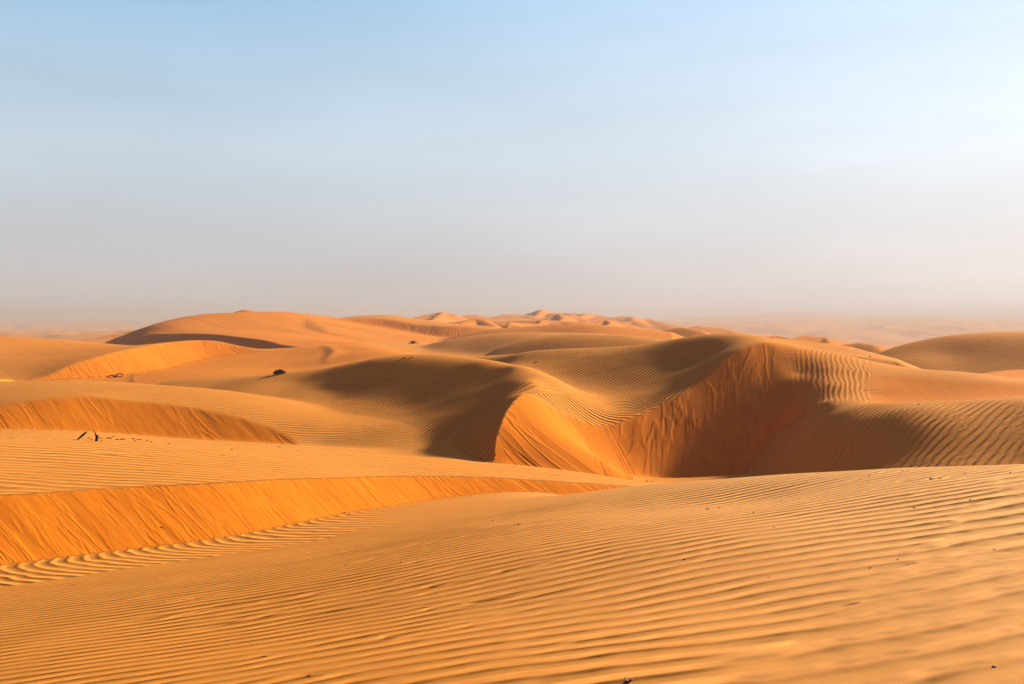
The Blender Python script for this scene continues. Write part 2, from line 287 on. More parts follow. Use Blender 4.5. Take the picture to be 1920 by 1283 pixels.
# broad base under everything beyond the near dunes (height angle over azimuth and log distance)
_bb = []
def _B(u, Y, v): _bb.append(((u-960)/F, np.log(Y), (v-VH)/F))
for u, rows in {-1500:[(40,890),(100,700),(200,670),(400,664),(1000,622),(3000,602),(12000,594)],
   -300:[(40,900),(70,712),(110,672),(200,652),(400,650),(1000,622),(3000,602),(12000,594)],
   150:[(40,900),(70,715),(110,670),(200,648),(400,648),(1000,622),(3000,602),(12000,594)],
   450:[(40,910),(70,712),(110,664),(200,638),(400,622),(1000,640),(3000,602),(12000,594)],
   700:[(40,930),(70,720),(110,665),(200,628),(350,611),(500,606),(900,622),(3000,602),(12000,594)],
   850:[(40,930),(70,722),(110,668),(200,627),(350,602),(500,599),(900,610),(3000,602),(12000,594)],
   1050:[(40,940),(70,722),(110,670),(200,626),(350,604),(500,598),(900,606),(3000,602),(12000,594)],
   1200:[(40,940),(70,722),(110,672),(200,636),(350,611),(500,606),(900,618),(3000,602),(12000,594)],
   1300:[(40,940),(70,722),(110,676),(200,645),(350,627),(500,636),(900,644),(3000,602),(12000,594)],
   1450:[(40,930),(70,722),(110,680),(200,662),(400,652),(1000,619),(3000,602),(12000,594)],
   1650:[(40,910),(70,722),(110,700),(200,685),(400,654),(1000,620),(3000,602),(12000,594)],
   1900:[(40,910),(70,725),(110,700),(200,686),(400,655),(1000,620),(3000,602),(12000,594)],
   3400:[(40,900),(70,725),(110,700),(200,686),(400,655),(1000,620),(3000,602),(12000,594)]}.items():
    for (Y, v) in rows: _B(u, Y, v)
BS = TPS(_bb, reg=1e-3)
def f_base(x, y):
    yy = np.maximum(y, np.hypot(x, y)*.35); yy = np.clip(yy, 40, 12000)
    a = np.clip(x/yy, -1.3, 1.3)
    z = -BS(a, np.log(yy))*yy
    r = np.hypot(x, y)
    # small dunes roll over the low plain far out
    w = np.clip((r-230)/400, 0, 1)
    dn = np.abs(fbm(x/70+3, y/95, 4)); d2 = np.abs(fbm(x/330+8, y/420, 2))
    az = x/np.maximum(y, 1)
    hill = 17*np.exp(-((az-.31)/.13)**2-((y-2600)/500)**2)*(y > 0)
    return z + w*(2.6-11*dn)*(.7+.5*np.clip((r-500)/2000, 0, 1)) + w*(1-5*d2)*np.clip((r-900)/1500, 0, 1)*4 + hill

_win = [('A1',A1),('A2',A2),('VA',VA),('A3',A3),('A4',A4),('A5',A5),('A6',A6),('A7',A7),('A8',A8),('VB',VB),('D3',D3),('D2',D2),('D1',D1),('R1',R1),('R2',R2)]
_win = {n: T for n, T in _win}
_slip = {'A1':(S1,.012),'A2':(S2,.03),'A3':(S3,.05),'A5':(S5,.1),'A7':(S7,.3),'A8':(S8,.25)}
NAMES = ['base','fore','A1','VA','A2','A3','A4','A5','A6','A7','A8','VB','D3','D2','D1','R1','R2','far']
_kk = {'A1':.05,'VA':.12,'A2':.16,'A3':.3,'A4':.35,'A5':.3,'A6':.5,'A7':1.0,'A8':.9,'VB':.6,'D3':.5,'D2':.5,'D1':.7,'R1':.4,'R2':.4}
def terrain(x, y, detail=False):
    """height, winning dune and slip-face mask for world positions"""
    x = np.asarray(x, float).ravel(); y = np.asarray(y, float).ravel()
    r = np.hypot(x, y)
    z = f_base(x, y); idx = np.zeros(x.shape, int); slip = np.zeros(x.shape)
    top = z.copy(); second = z-1e3
    def merge(m, h, k, name, sl=None):
        nonlocal z, idx, slip, top, second
        w = h > top[m]
        ii = idx[m]; ii[w] = NAMES.index(name); idx[m] = ii
        ss = slip[m]; ss[w] = (sl[w] if sl is not None else 0); slip[m] = ss
        tt = top[m]; top[m] = np.maximum(tt, h); second[m] = np.maximum(second[m], np.minimum(tt, h))
        z[m] = smax(z[m], h, k)
    m = (r < 60)
    m = np.nonzero(m)[0]; merge(m, f_fore(x[m], y[m]), .04, 'fore')
    az = np.where(y > 1, x/np.maximum(y, 1), 99*np.sign(x))
    for name in NAMES[2:-1]:
        T = _win[name]; u0, u1, y0, y1 = T.box; mg = 8+.22*y0
        u0 -= mg/y0*F*.8; u1 += mg/y0*F*.8; y0 = max(3, y0-mg); y1 += mg
        m = np.nonzero((y > y0)&(y < y1)&(az > (u0-960)/F)&(az < (u1-960)/F))[0]
        if not len(m): continue
        h = T(x[m], y[m]) ; sl = None
        if name in _slip:
            S, k = _slip[name]; s = S(x[m], y[m])
            if name == 'A3': k = k+.55*np.clip((az[m]-(1440-960)/F)/.05, 0, 1)
            sl = 1/(1+np.exp(-np.clip((h-s)/(k*.8), -30, 30)))*(name != 'A7')
            h = smin(h, s, k)
        if name[0] in 'AD' and y0 > 80: h = h+.35*fbm(x[m]/17+5, y[m]/23, 2)
        merge(m, h, _kk[name], name, sl)
    m = np.nonzero((r > 40)&(r < 700)&(np.abs(az) < .8)&(y > 0))[0]
    if len(m):
        xx, yy = x[m], y[m]
        wx = xx+1.6*fbm(xx/9, yy/14, 2)
        for pts, sl_, sr_, rd in FAR:
            xs = [p[0] for p in pts]; ys = [p[1] for p in pts]; H = 45
            g = np.nonzero((wx > min(xs)-H)&(wx < max(xs)+H)&(yy > min(ys)-H)&(yy < max(ys)+H))[0]
            if len(g):
                h = seg_ridge(wx[g], yy[g], pts, min(sl_*1.4, .6), sr_*1.5, rd*.45)
                merge(m[g], h, rd*.25, 'far')
    if detail: return z, idx, slip, top-second
    return z, idx, slip

# ---------------------------------------------------------------- ripple and streak survey
def ramp01(t): t = np.clip(t, 0, 1); return t*t*(3-2*t)
TOE = np.array([P(0,1062,14),P(200,1035,15),P(400,1012,16),P(640,965,18.5),P(800,940,20.5),P(1000,924,22)])[:, :2]
def toe_dist(x, y):
    best = np.full(x.shape, 1e3)
    for p, q in zip(TOE[:-1], TOE[1:]):
        d = q-p; L2 = (d*d).sum(); t = ((x-p[0])*d[0]+(y-p[1])*d[1])/L2; t = np.clip(t, 0, 1)
        best = np.minimum(best, np.hypot(x-p[0]-t*d[0], y-p[1]-t*d[1]))
    return best
def survey(x, y, z, idx, slip, margin):
    global PAINTED_GLOW
    PAINTED_GLOW = np.zeros(len(x))
    """ripple phases (in cycles), their mix, ripple height, streak coordinates"""
    n = len(x); qa = np.zeros(n); qb = np.zeros(n); mix = np.full(n, .5); amp = np.zeros(n)
    sc = x*1.0; sz = z*.8; samp = np.zeros(n)
    def lin(m, ang, lam): a = math.radians(ang); return (x[m]*math.sin(-a)+y[m]*math.cos(a))/lam
    r = np.hypot(x, y); u = 960+F*x/np.maximum(y, .5); v = VH-F*z/np.maximum(y, .5)
    ni = {k: i for i, k in enumerate(NAMES)}
    # foreground: main ripples turn into long low ones on the right, toe ripples fan out of the slip face
    m = np.nonzero((idx == ni['fore'])|((idx == 0)&(r < 30))|((idx == ni['A1'])&(slip > .5)))[0]
    X, Y = x[m], y[m]; a = math.radians(15)
    s = -X*math.sin(a)+Y*math.cos(a)+.35*fbm(X/5, Y/5, 2)+.012*(X+2)**2*0
    sc_ = np.clip(s, 0, 16)
    qm = np.log((.285)/(.285-.007*sc_))/.007 + np.where(s < 0, s/.285, 0)+np.where(s > 16, (s-16)/.173, 0)
    sr = -X*math.sin(math.radians(19))+Y*math.cos(math.radians(19))+.5*fbm(X/4+9, Y/4, 2)
    ql = sr/.34
    d = toe_dist(X, Y)
    dd = np.clip(d, 0, 6); qt = .85*(5.5*X+1.7*Y - 3.4*(dd-.9*(1-np.exp(-dd/.9))))
    wl = ramp01((X*.8-.55*(Y-5.5)+.2)/3.2)
    wt = ramp01((3.2-d+.8*fbm(X/2, Y/2, 2))/1.2)*(X < 2)
    useT = (d < 5)&(Y > 10.5)
    qa[m] = np.where(useT, qt, ql); qb[m] = qm; mix[m] = np.where(useT, 1.5-2.2*wt, np.minimum(1.7-2.4*wl, .9))
    base = np.where(useT, .0095*wt+.015*(1-wt), .0195+.009*wl)
    fade = .35+.65*ramp01((.18-np.abs(z[m]/np.maximum(Y, 1)+.177)*0+.3))
    far = ramp01((21-Y)/6)
    calm = 1-.75*ramp01((Y-13.5)/2.5)*ramp01((X+3.5)/2.0)*ramp01((3.0-X)/2)   # wind-swept smooth part of the trough
    amp[m] = base*(.3+.7*far)*calm
    PAINTED_GLOW[m] = ramp01((X+1.5)/6.5)  # foreground sand lightens to the right: glow and haze put into the colour
    def put(name, ang, lam, h, ang2=None, k2=1.3, mx=.5):
        m = np.nonzero(idx == ni[name])[0]
        qa[m] = lin(m, ang, lam); qb[m] = lin(m, ang if ang2 is None else ang2, lam*k2); mix[m] = mx; amp[m] = h
        return m
    keep = (idx == ni['A1'])&(slip > .5); qa0, qb0, mx0 = qa.copy(), qb.copy(), mix.copy()
    put('A1', 3, .24, .012, 5)
    qa[keep], qb[keep], mix[keep] = qa0[keep], qb0[keep], mx0[keep]
    put('A2', 4, .2, .008, 7)
    put('VA', -35, .22, .008, -30)
    m = put('A3', 52, .2, .026, 49, 1.25)
    # saddle ripples curve round towards the horizontal; the right flank carries coarse ripples down its fall line
    X, Y, U, V = x[m], y[m], u[m], v[m]
    c = np.array([4.2, 44.0]); rr = np.hypot(X-c[0], (Y-c[1])*.9)
    ws = ramp01((U-900)/120)*ramp01((1340-U)/170)*ramp01((V-722)/30)
    qb[m] = -rr/.2; mix[m] = -.3+1.6*ws; 
    wr = ramp01((U-1470)/60)*ramp01((1680-U)/60)*ramp01((V-640)/25)
    k = U > 1400
    qb[m] = np.where(k, (X-.33*Y)/.21+1.5*fbm(X/1.6+3, Y/5, 3), qb[m]); qa[m] = np.where(k, (X*-.2+Y*.9)/.24, qa[m]); wr = wr*ramp01((1705-U)/190)
    mix[m] = np.where(k, np.clip(wr*1.6, 0, 1), mix[m]); amp[m] = np.where(k, .004+.0065*wr, amp[m])
    
    amp[m] *= .1+.9*ramp01((np.abs(U-1400)-4)/30)
    # crests are swept smooth
    amp[m] *= 1-(1-(ramp01((V-(672+.0006*(U-770)**2)-14)/40)*.85+.15))*ramp01((1060-U)/120)
    put('A4', 48, .2, .013, 45, 1.15)
    for nm in ('A5', 'A6', 'A7', 'A8', 'VB', 'D3', 'D2', 'D1', 'R1', 'R2'):
        put(nm, 20, .5, .002 if nm == 'R1' else .005, 26)
    # avalanche streaks
    m = np.nonzero(idx == ni['A1'])[0]; sc[m] = (.66*x[m]+.75*y[m])*4.2; samp[m] = .011; sz[m] = z[m]*4.2
    m = np.nonzero(idx == ni['A2'])[0]; sc[m] = (.78*x[m]+.62*y[m])*2.4; samp[m] = .013; sz[m] = z[m]*2.4
    m = np.nonzero(idx == ni['A3'])[0]
    e = u[m]-(1110+(v[m]-790)*.5); wl = ramp01((35-e)/70)
    sc[m] = wl*(.66*x[m]+.75*y[m])*2.4+(1-wl)*((x[m]-.2*(y[m]-38))*1.25); samp[m] = .026*(1-3.4*wl*(1-wl)); sz[m] = z[m]*1.7
    m = np.nonzero(idx == ni['A7'])[0]; sc[m] = (.78*x[m]+.62*y[m])*.9; samp[m] = .05; sz[m] = z[m]*.9
    m = np.nonzero(idx == ni['A5'])[0]; sc[m] = (.78*x[m]+.62*y[m])*1.6; samp[m] = .03; sz[m] = z[m]*1.6
    m = np.nonzero(idx == ni['A8'])[0]; sc[m] = x[m]*.8; samp[m] = .05
    amp *= (1-np.clip(slip*1.15, 0, 1))*np.where(idx == ni['fore'], 1, ramp01(margin/(.002*r)))
    # fine clean sand that has no coarse ripple grains
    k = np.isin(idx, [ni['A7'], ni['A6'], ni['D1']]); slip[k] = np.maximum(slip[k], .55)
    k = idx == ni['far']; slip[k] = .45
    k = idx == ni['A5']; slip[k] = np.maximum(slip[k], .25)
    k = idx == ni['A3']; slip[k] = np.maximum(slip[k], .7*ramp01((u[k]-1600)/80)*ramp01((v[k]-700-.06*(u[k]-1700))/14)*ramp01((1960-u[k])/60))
    k = (idx == ni['A3'])&(u > 1600); samp[k] = .006
    return qa, qb, mix, amp, sc, sz, samp

# ---------------------------------------------------------------- the ground as one sheet
def build_ground():
    fine = np.radians(np.arange(-35, 35.01, .058))
    g = [35.3]; st = .35
    while g[-1]+st < 180: g.append(g[-1]+st); st = min(st*1.09, 6)
    g = np.radians(np.array(g))
    phi = np.r_[-g[::-1], fine, g]
    rad = [.35]
    while rad[-1] < 15000:
        r = rad[-1]
        k = .03 if r < 2.6 else (.0032 if r < 48 else (.0042 if r < 300 else .018))
        rad.append(r*(1+k))
    rad = np.array(rad)
    R_, PH = np.meshgrid(rad, phi, indexing='ij')
    x = (R_*np.sin(PH)).ravel(); y = (R_*np.cos(PH)).ravel()
    z, idx, slip, margin = terrain(x, y, True)
    nr, npz = R_.shape
    att = survey(x, y, z, idx, slip, margin)
    co = np.empty((nr*npz+1, 3), np.float32); co[:-1, 0] = x; co[:-1, 1] = y; co[:-1, 2] = z+CAM_Z
    co[-1] = (0, 0, float(terrain(np.array([0.]), np.array([0.]))[0][0])+CAM_Z)
    i, j = np.meshgrid(np.arange(nr-1), np.arange(npz), indexing='ij'); j2 = (j+1) % npz
    q = np.stack([i*npz+j, i*npz+j2, (i+1)*npz+j2, (i+1)*npz+j], -1).reshape(-1, 4)
    q = q[:, ::-1]
    jj = np.arange(npz); c = nr*npz
    tri = np.stack([jj, np.full(npz, c), (jj+1) % npz], -1)[:, ::-1]
    me = bpy.data.meshes.new('sand'); nq, ntr = len(q), len(tri)
    me.vertices.add(len(co)); me.vertices.foreach_set('co', co.ravel())
    me.loops.add(nq*4+ntr*3); me.loops.foreach_set('vertex_index', np.r_[q.ravel(), tri.ravel()].astype(np.int32))
    me.polygons.add(nq+ntr)
    me.polygons.foreach_set('loop_start', np.r_[np.arange(nq)*4, nq*4+np.arange(ntr)*3].astype(np.int32))
    me.update(calc_edges=True)
    me.polygons.foreach_set('use_smooth', np.ones(nq+ntr, bool))
    for nm, a in zip(('qa', 'qb', 'qmix', 'ramp', 'sc', 'sz', 'samp', 'slip', 'pale'), list(att)+[slip, PAINTED_GLOW]):
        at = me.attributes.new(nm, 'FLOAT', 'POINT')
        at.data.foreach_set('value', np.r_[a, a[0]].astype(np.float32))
    print('ground verts', len(co), 'up', me.polygons[100].normal[2])
    o = bpy.data.objects.new('ground', me); scene.collection.objects.link(o); o['kind'] = 'structure'
    me.materials.append(sand_material())
    return o

def sand_material():
    m = bpy.data.materials.new('sand'); m.use_nodes = True; nt = m.node_tree; nt.nodes.clear(); L = nt.links.new
    try: m.displacement_method = 'BUMP'
    except Exception: m.cycles.displacement_method = 'BUMP'
    def val(x): return x
    def M(op, a, b=None, c=None, clamp=False):
        n = N(nt, 'ShaderNodeMath', operation=op, use_clamp=clamp)
        for i, q in enumerate((a, b, c)):
            if q is None: continue
            if isinstance(q, (int, float)): n.inputs[i].default_value = q
            else: L(q, n.inputs[i])
        return n.outputs[0]
    def A(name): return N(nt, 'ShaderNodeAttribute', attribute_name=name).outputs['Fac']
    geo = N(nt, 'ShaderNodeTexCoord').outputs['Object']
    def noise(vec, scale, detail=2, rough=.5, dist=0):
        n = N(nt, 'ShaderNodeTexNoise'); n.inputs['Scale'].default_value = scale; n.inputs['Detail'].default_value = detail
        n.inputs['Roughness'].default_value = rough; n.inputs['Distortion'].default_value = dist
        L(vec, n.inputs['Vector']); return n.outputs['Fac']
    def ss(x, lo, hi, a=0, b=1):
        n = N(nt, 'ShaderNodeMapRange', interpolation_type='SMOOTHSTEP'); L(x, n.inputs['Value'])
        for k, vv in zip(('From Min', 'From Max', 'To Min', 'To Max'), (lo, hi, a, b)): n.inputs[k].default_value = vv
        return n.outputs[0]
    sx = N(nt, 'ShaderNodeSeparateXYZ'); L(geo, sx.inputs[0])
    flat = N(nt, 'ShaderNodeCombineXYZ'); L(sx.outputs[0], flat.inputs[0]); L(sx.outputs[1], flat.inputs[1]); flat = flat.outputs[0]
    qa, qb, mix, ramp, sc, sz, samp, slip = [A(k) for k in ('qa', 'qb', 'qmix', 'ramp', 'sc', 'sz', 'samp', 'slip')]
    n1 = noise(flat, .45, 2); n2 = noise(flat, 1.7, 2); n3 = noise(flat, .8, 3, .55)
    T2 = 2*math.pi
    warp = M('ADD', M('MULTIPLY', M('SUBTRACT', n1, .5), 1.7), M('MULTIPLY', M('SUBTRACT', n2, .5), .45))
    pa = M('MULTIPLY', M('ADD', qa, warp), T2); pb = M('MULTIPLY', M('ADD', qb, M('MULTIPLY', warp, .8)), T2)
    cx = M('MINIMUM', M('MAXIMUM', M('MULTIPLY', M('ADD', sx.outputs[0], 1.0), -.05), -.13), .13)
    n4 = ss(M('ADD', noise(flat, .55, 3, .55), cx), .44, .56); pc = M('MULTIPLY', pb, 1.27); n4i = M('SUBTRACT', 1, n4)
    cB = M('ADD', M('MULTIPLY', n4i, M('COSINE', pb)), M('MULTIPLY', n4, M('COSINE', pc)))
    sB = M('ADD', M('MULTIPLY', n4i, M('SINE', pb)), M('MULTIPLY', n4, M('SINE', pc)))
    wB = ss(M('ADD', mix, M('MULTIPLY', M('SUBTRACT', n3, .5), 1.1)), .3, .7)
    wA = M('SUBTRACT', 1, wB)
    C = M('ADD', M('MULTIPLY', wA, M('COSINE', pa)), M('MULTIPLY', wB, cB))
    S = M('ADD', M('MULTIPLY', wA, M('SINE', pa)), M('MULTIPLY', wB, sB))
    mag = M('POWER', M('ADD', M('MULTIPLY', C, C), M('MULTIPLY', S, S)), .3)
    ph = M('ARCTAN2', S, C)
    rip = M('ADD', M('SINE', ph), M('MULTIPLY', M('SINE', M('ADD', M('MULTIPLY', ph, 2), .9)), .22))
    am = noise(flat, .33, 3, .6); am2 = noise(flat, 1.3, 2)
    gain = M('MULTIPLY', ss(am, .3, .62, .72, 1.15), ss(am2, .25, .6, .8, 1.1))
    ripple = M('MULTIPLY', M('MULTIPLY', rip, mag), M('MULTIPLY', ramp, gain))
    # avalanche streaks
    cv = N(nt, 'ShaderNodeCombineXYZ'); L(sc, cv.inputs[0]); L(M('MULTIPLY', sz, .28), cv.inputs[1])
    L(M('MULTIPLY', sc, .03), cv.inputs[2]); cv = cv.outputs[0]
    k1 = noise(cv, 1.0, 3, .5, .15); k2 = noise(cv, 3.2, 2, .5)
    ridge = M('ABSOLUTE', M('SUBTRACT', k1, .5))
    st = M('ADD', M('MULTIPLY', ss(ridge, 0, .07), .55), M('ADD', M('MULTIPLY', k1, 1.6), M('MULTIPLY', k2, .35)))
    st = M('MULTIPLY', st, ss(noise(cv, .35, 2), .35, .62, .35, 1.15))
    streak = M('MULTIPLY', M('MULTIPLY', st, samp), slip)
    # grains and soft unevenness
    gr = M('MULTIPLY', M('SUBTRACT', noise(flat, 190, 3, .7), .5), .0022)
    md = M('MULTIPLY', M('SUBTRACT', noise(flat, 9, 3), .5), .0015)
    wv = M('MULTIPLY', M('SUBTRACT', noise(flat, 1.1, 3, .5), .5), .008)
    h = M('ADD', M('ADD', ripple, streak), M('ADD', gr, M('ADD', md, wv)))
    bmp = N(nt, 'ShaderNodeBump'); bmp.inputs['Strength'].default_value = 1; bmp.inputs['Distance'].default_value = 1
    if 'Filter Width' in bmp.inputs: bmp.inputs['Filter Width'].default_value = .15
    L(h, bmp.inputs['Height'])
    # colour: rippled surface carries coarse pale grains, slip faces are fine clean orange sand
    b = N(nt, 'ShaderNodeBsdfPrincipled'); b.inputs['Roughness'].default_value = .9
    b.inputs['Specular IOR Level'].default_value = .02
    def mixc(f, c1, c2):
        n = N(nt, 'ShaderNodeMix', data_type='RGBA')
        for k, c in (('A', c1), ('B', c2)):
            if isinstance(c, tuple): n.inputs[k].default_value = c+(1,)
            else: L(c, n.inputs[k])
        if isinstance(f, float): n.inputs['Factor'].default_value = f
        else: L(f, n.inputs['Factor'])
        return n.outputs['Result']
    big = ss(noise(flat, .12, 4, .6), .35, .65); fine = noise(flat, 170, 4, .8)
    sand = mixc(big, (.47, .178, .029), (.51, .204, .041))
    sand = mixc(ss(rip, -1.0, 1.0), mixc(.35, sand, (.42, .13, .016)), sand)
    sand = mixc(M('MULTIPLY', A('pale'), .75), sand, (.63, .335, .13))  # paler colour painted in for sun glow and haze on the right foreground
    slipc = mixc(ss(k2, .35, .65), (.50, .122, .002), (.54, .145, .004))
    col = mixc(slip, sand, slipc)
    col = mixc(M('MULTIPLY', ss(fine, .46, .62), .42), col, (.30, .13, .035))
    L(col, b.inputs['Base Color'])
    o = N(nt, 'ShaderNodeOutputMaterial'); L(b.outputs[0], o.inputs['Surface']); L(bmp.outputs[0], b.inputs['Normal'])
    return m

ground = build_ground()

# ---------------------------------------------------------------- small things lying on the sand
def hit(u, v, y0=2.0, y1=260.0):
    """where the sight line through photo pixel (u, v) meets the sand"""
    Y = np.exp(np.linspace(np.log(y0), np.log(y1), 6000)); x = (u-960)/F*Y
    z = terrain(x, Y)[0]; vv = VH-z/Y*F
    k = int(np.argmax(vv <= v))
    return Vector((x[k], Y[k], z[k]+CAM_Z)), Y[k]/F
def gz(x, y): return float(terrain(np.array([x]), np.array([y]))[0][0])+CAM_Z
def mat(name, col, rough=.8, col2=None, scale=30, bump=.0):
    m = bpy.data.materials.new(name); m.use_nodes = True; nt = m.node_tree; b = nt.nodes['Principled BSDF']
    b.inputs['Roughness'].default_value = rough; b.inputs['Specular IOR Level'].default_value = .2
    tcn = N(nt, 'ShaderNodeTexCoord'); n = N(nt, 'ShaderNodeTexNoise'); n.inputs['Scale'].default_value = scale; n.inputs['Detail'].default_value = 4
    nt.links.new(tcn.outputs['Object'], n.inputs['Vector'])
    mxn = N(nt, 'ShaderNodeMix', data_type='RGBA'); mxn.inputs['A'].default_value = col+(1,); mxn.inputs['B'].default_value = (col2 or tuple(c*.45 for c in col))+(1,)
    nt.links.new(n.outputs['Fac'], mxn.inputs['Factor']); nt.links.new(mxn.outputs['Result'], b.inputs['Base Color'])
    bp = N(nt, 'ShaderNodeBump'); bp.inputs['Strength'].default_value = .5; bp.inputs['Distance'].default_value = .005
    nt.links.new(n.outputs['Fac'], bp.inputs['Height']); nt.links.new(bp.outputs[0], b.inputs['Normal'])
    return m
M_CHAR = mat('charred_wood', (.018,.012,.010)); M_TWIG = mat('dry_twig', (.06,.028,.016)); M_ROOT = mat('dead_root', (.075,.024,.012))
M_LEAF = mat('dark_scrub', (.018,.014,.008)); M_PEB = mat('dark_pebble', (.085,.038,.02)); M_HUSK = mat('dried_husk', (.10,.012,.012), .5); M_TIP = mat('husk_tip', (.75,.50,.42), .6, (.6,.3,.25))
rnd = random.Random(11)
def link(name, bm, m, parent=None):
    me = bpy.data.meshes.new(name); bm.normal_update(); bm.to_mesh(me); bm.free()
    for p in me.polygons: p.use_smooth = True
    me.materials.append(m); o = bpy.data.objects.new(name, me); scene.collection.objects.link(o); o.parent = parent
    return o
def tag(o, label, cat, group=None):
    o['label'] = label; o['category'] = cat
    if group: o['group'] = group
    return o
def empty(name, loc):
    o = bpy.data.objects.new(name, None); o.location = loc; o.empty_display_size = .1; scene.collection.objects.link(o); return o
def tube(bm, pts, rad, n=8, rough=.12):
    pts = [Vector(p) for p in pts]; rings = []
    for i, p in enumerate(pts):
        d = (pts[min(i+1, len(pts)-1)]-pts[max(i-1, 0)]).normalized()
        a = d.orthogonal().normalized(); b = d.cross(a)
        rings.append([bm.verts.new(p+(a*math.cos(t)+b*math.sin(t))*rad[i]*(1+rnd.uniform(-rough, rough))) for t in [2*math.pi*k/n for k in range(n)]])
    for r0, r1 in zip(rings[:-1], rings[1:]):
        for k in range(n): bm.faces.new((r0[k], r0[(k+1) % n], r1[(k+1) % n], r1[k]))
    bm.faces.new(rings[0][::-1]); bm.faces.new(rings[-1])
def bend(p0, p1, n, wob):
    p0, p1 = Vector(p0), Vector(p1); L = (p1-p0).length
    return [p0.lerp(p1, i/n)+Vector((rnd.uniform(-1, 1), rnd.uniform(-1, 1), rnd.uniform(-1, 1)))*wob*L*(0 < i < n) for i in range(n+1)]

# two dark stumps of wood standing in the hollow on the left
p, k = hit(146, 824.5)
bm = bmesh.new()
pts = [(-.03,0,-.08),(0,0,.0),(4*k,.01,4*k),(9*k,0,8.5*k),(14*k,-.01,12.5*k),(16.6*k,0,14*k)]
tube(bm, pts, [.028,.030,.030,.033,.030,.016], 10)
tag(link('dead_branch', bm, M_CHAR), 'thick straight black branch leaning right out of the sand, left of the hooked one', 'branch').location = p
p, k = hit(180.5, 828)
e = empty('hooked_branch', p)
bm = bmesh.new(); tube(bm, [(0,0,-.1),(0,0,0),(.6*k,0,5*k),(1.4*k,.01,10*k),(1.6*k,0,12*k)], [.028,.030,.031,.026,.018], 10); link('stem', bm, M_CHAR, e)
bm = bmesh.new(); tube(bm, [(.2*k,0,8*k),(-1*k,0,13*k),(-2.4*k,0,17*k),(-4.6*k,.01,19.6*k),(-7.5*k,.01,20*k)], [.017,.015,.011,.008,.005], 7); link('twig', bm, M_CHAR, e)
tag(e, 'black forked branch with a thin hooked twig, standing upright in the sand', 'branch')

def twig(u, v, w, lab, wob=.12, thick=1.3, tilt=0, grp='dry twigs scattered beside the dark branches', name='dry_twig', ym=260):
    p, k = hit(u, v, y1=ym); bm = bmesh.new(); L = w*k; a = rnd.uniform(-.35, .35)
    dx, dy = math.cos(a)*L/2, math.sin(a)*L/2
    def gp(t, h): return (dx*t, dy*t, gz(p.x+dx*t, p.y+dy*t)-p.z+h*k)
    pts = [gp(-1, .1), gp(-.5, .9+tilt*.3), gp(0, .7), gp(.45, 1.1+tilt), gp(1, .2+tilt)]
    pts = [(q[0], q[1]+rnd.uniform(-1, 1)*wob*L*.3, q[2]) for q in pts]
    r = thick*k*.5; tube(bm, pts, [r*.5, r, r*.9, r, r*.4], 6, .3)
    if w > 7: tube(bm, [pts[2], (pts[2][0]+.2*L, pts[2][1]-.1*L, pts[2][2]+1.0*k)], [r*.7, r*.3], 5, .3)
    o = link(name, bm, M_TWIG); o.location = p; return tag(o, lab, 'twig', grp)
for u, v, w, lab in [(167,822.5,6,'short dry twig just left of the hooked branch'),(172,825.5,5,'dry twig fragment at the foot of the hooked branch, on its left side'),
  (188,822.5,10,'thin dry twig touching the hooked branch on its right'),(190,828,4,'small dry chip just right of the foot of the hooked branch'),
  (204,822.5,11,'dark wavy twig, first long one to the right of the branches'),(213,819,6,'faint thin twig lying highest up the sand behind the others'),
  (220,824.5,7,'dark stubby twig in the middle of the scatter, left end of a broken pair'),(230,824.5,10,'dark twig in the middle of the scatter, right end of a broken pair'),
  (250,823.5,8,'thin flat twig right of the broken pair, set slightly farther back'),(261,825,10,'long thin twig near the right end of the scatter'),
  (253,828,6,'pale thin twig nearest the dune edge, right of the broken pair'),(276,827,4,'small knobby bit of wood, second from the right end of the scatter'),
  (283,829.5,5,'small flat bit of wood at the right end of the scatter')]:
    twig(u, v, w, lab, thick=1.8 if 'dark' in lab else 1.3)
twig(1005,680.5,9,'thin dark twig alone on the shaded slope of the high dune', thick=1.2, grp=None)
twig(757,672.5,7,'short dark twig behind the dark dune, left one of two', thick=1.6, grp='two twigs behind the dark dune crest')
twig(771,671.5,10,'long dark twig behind the dark dune, right one of two', thick=1.2, grp='two twigs behind the dark dune crest')
twig(304,990,9,'curved pale twig on the near orange slip face', thick=1.0, grp=None)

# low dark shrub behind the dune edge
def shrub(u, v, w, h, lab):
    p, k = hit(u, v); e = empty('desert_shrub', p); W, H = w*k, h*k
    bm = bmesh.new()
    for i in range(34):
        a = rnd.uniform(0, 6.28); r = rnd.uniform(.2, 1); tipv = Vector((math.cos(a)*r*W/2, math.sin(a)*r*W/2, H*rnd.uniform(.5, 1)*math.sqrt(max(.1, 1-r*r*.8))))
        tube(bm, bend((math.cos(a)*.03, math.sin(a)*.03, -.03), tipv, 4, .06), [.012,.010,.008,.006,.003], 5)
    link('stems', bm, M_TWIG, e)
    bm = bmesh.new()
    for i in range(1500):
        a = rnd.uniform(0, 6.28); r = math.sqrt(rnd.random())*(1+.15*math.sin(3*a)+.1*math.sin(7*a)); zz = rnd.random()**.7*math.sqrt(max(.05, 1-r*r*.85))
        c = Vector((math.cos(a)*r*W/2, math.sin(a)*r*W/2, zz*H)); s = rnd.uniform(.012, .03)
        q = Matrix.Rotation(rnd.uniform(0, 6.28), 3, Vector((rnd.uniform(-1, 1), rnd.uniform(-1, 1), rnd.uniform(-1, 1))).normalized())
        vs = [bm.verts.new(c+q@Vector(t)*s) for t in ((-1, -.35, 0), (1, -.35, .1), (1.2, .35, 0), (-.8, .4, .1))]
        bm.faces.new(vs)
    link('foliage', bm, M_LEAF, e)
    return tag(e, lab, 'shrub')
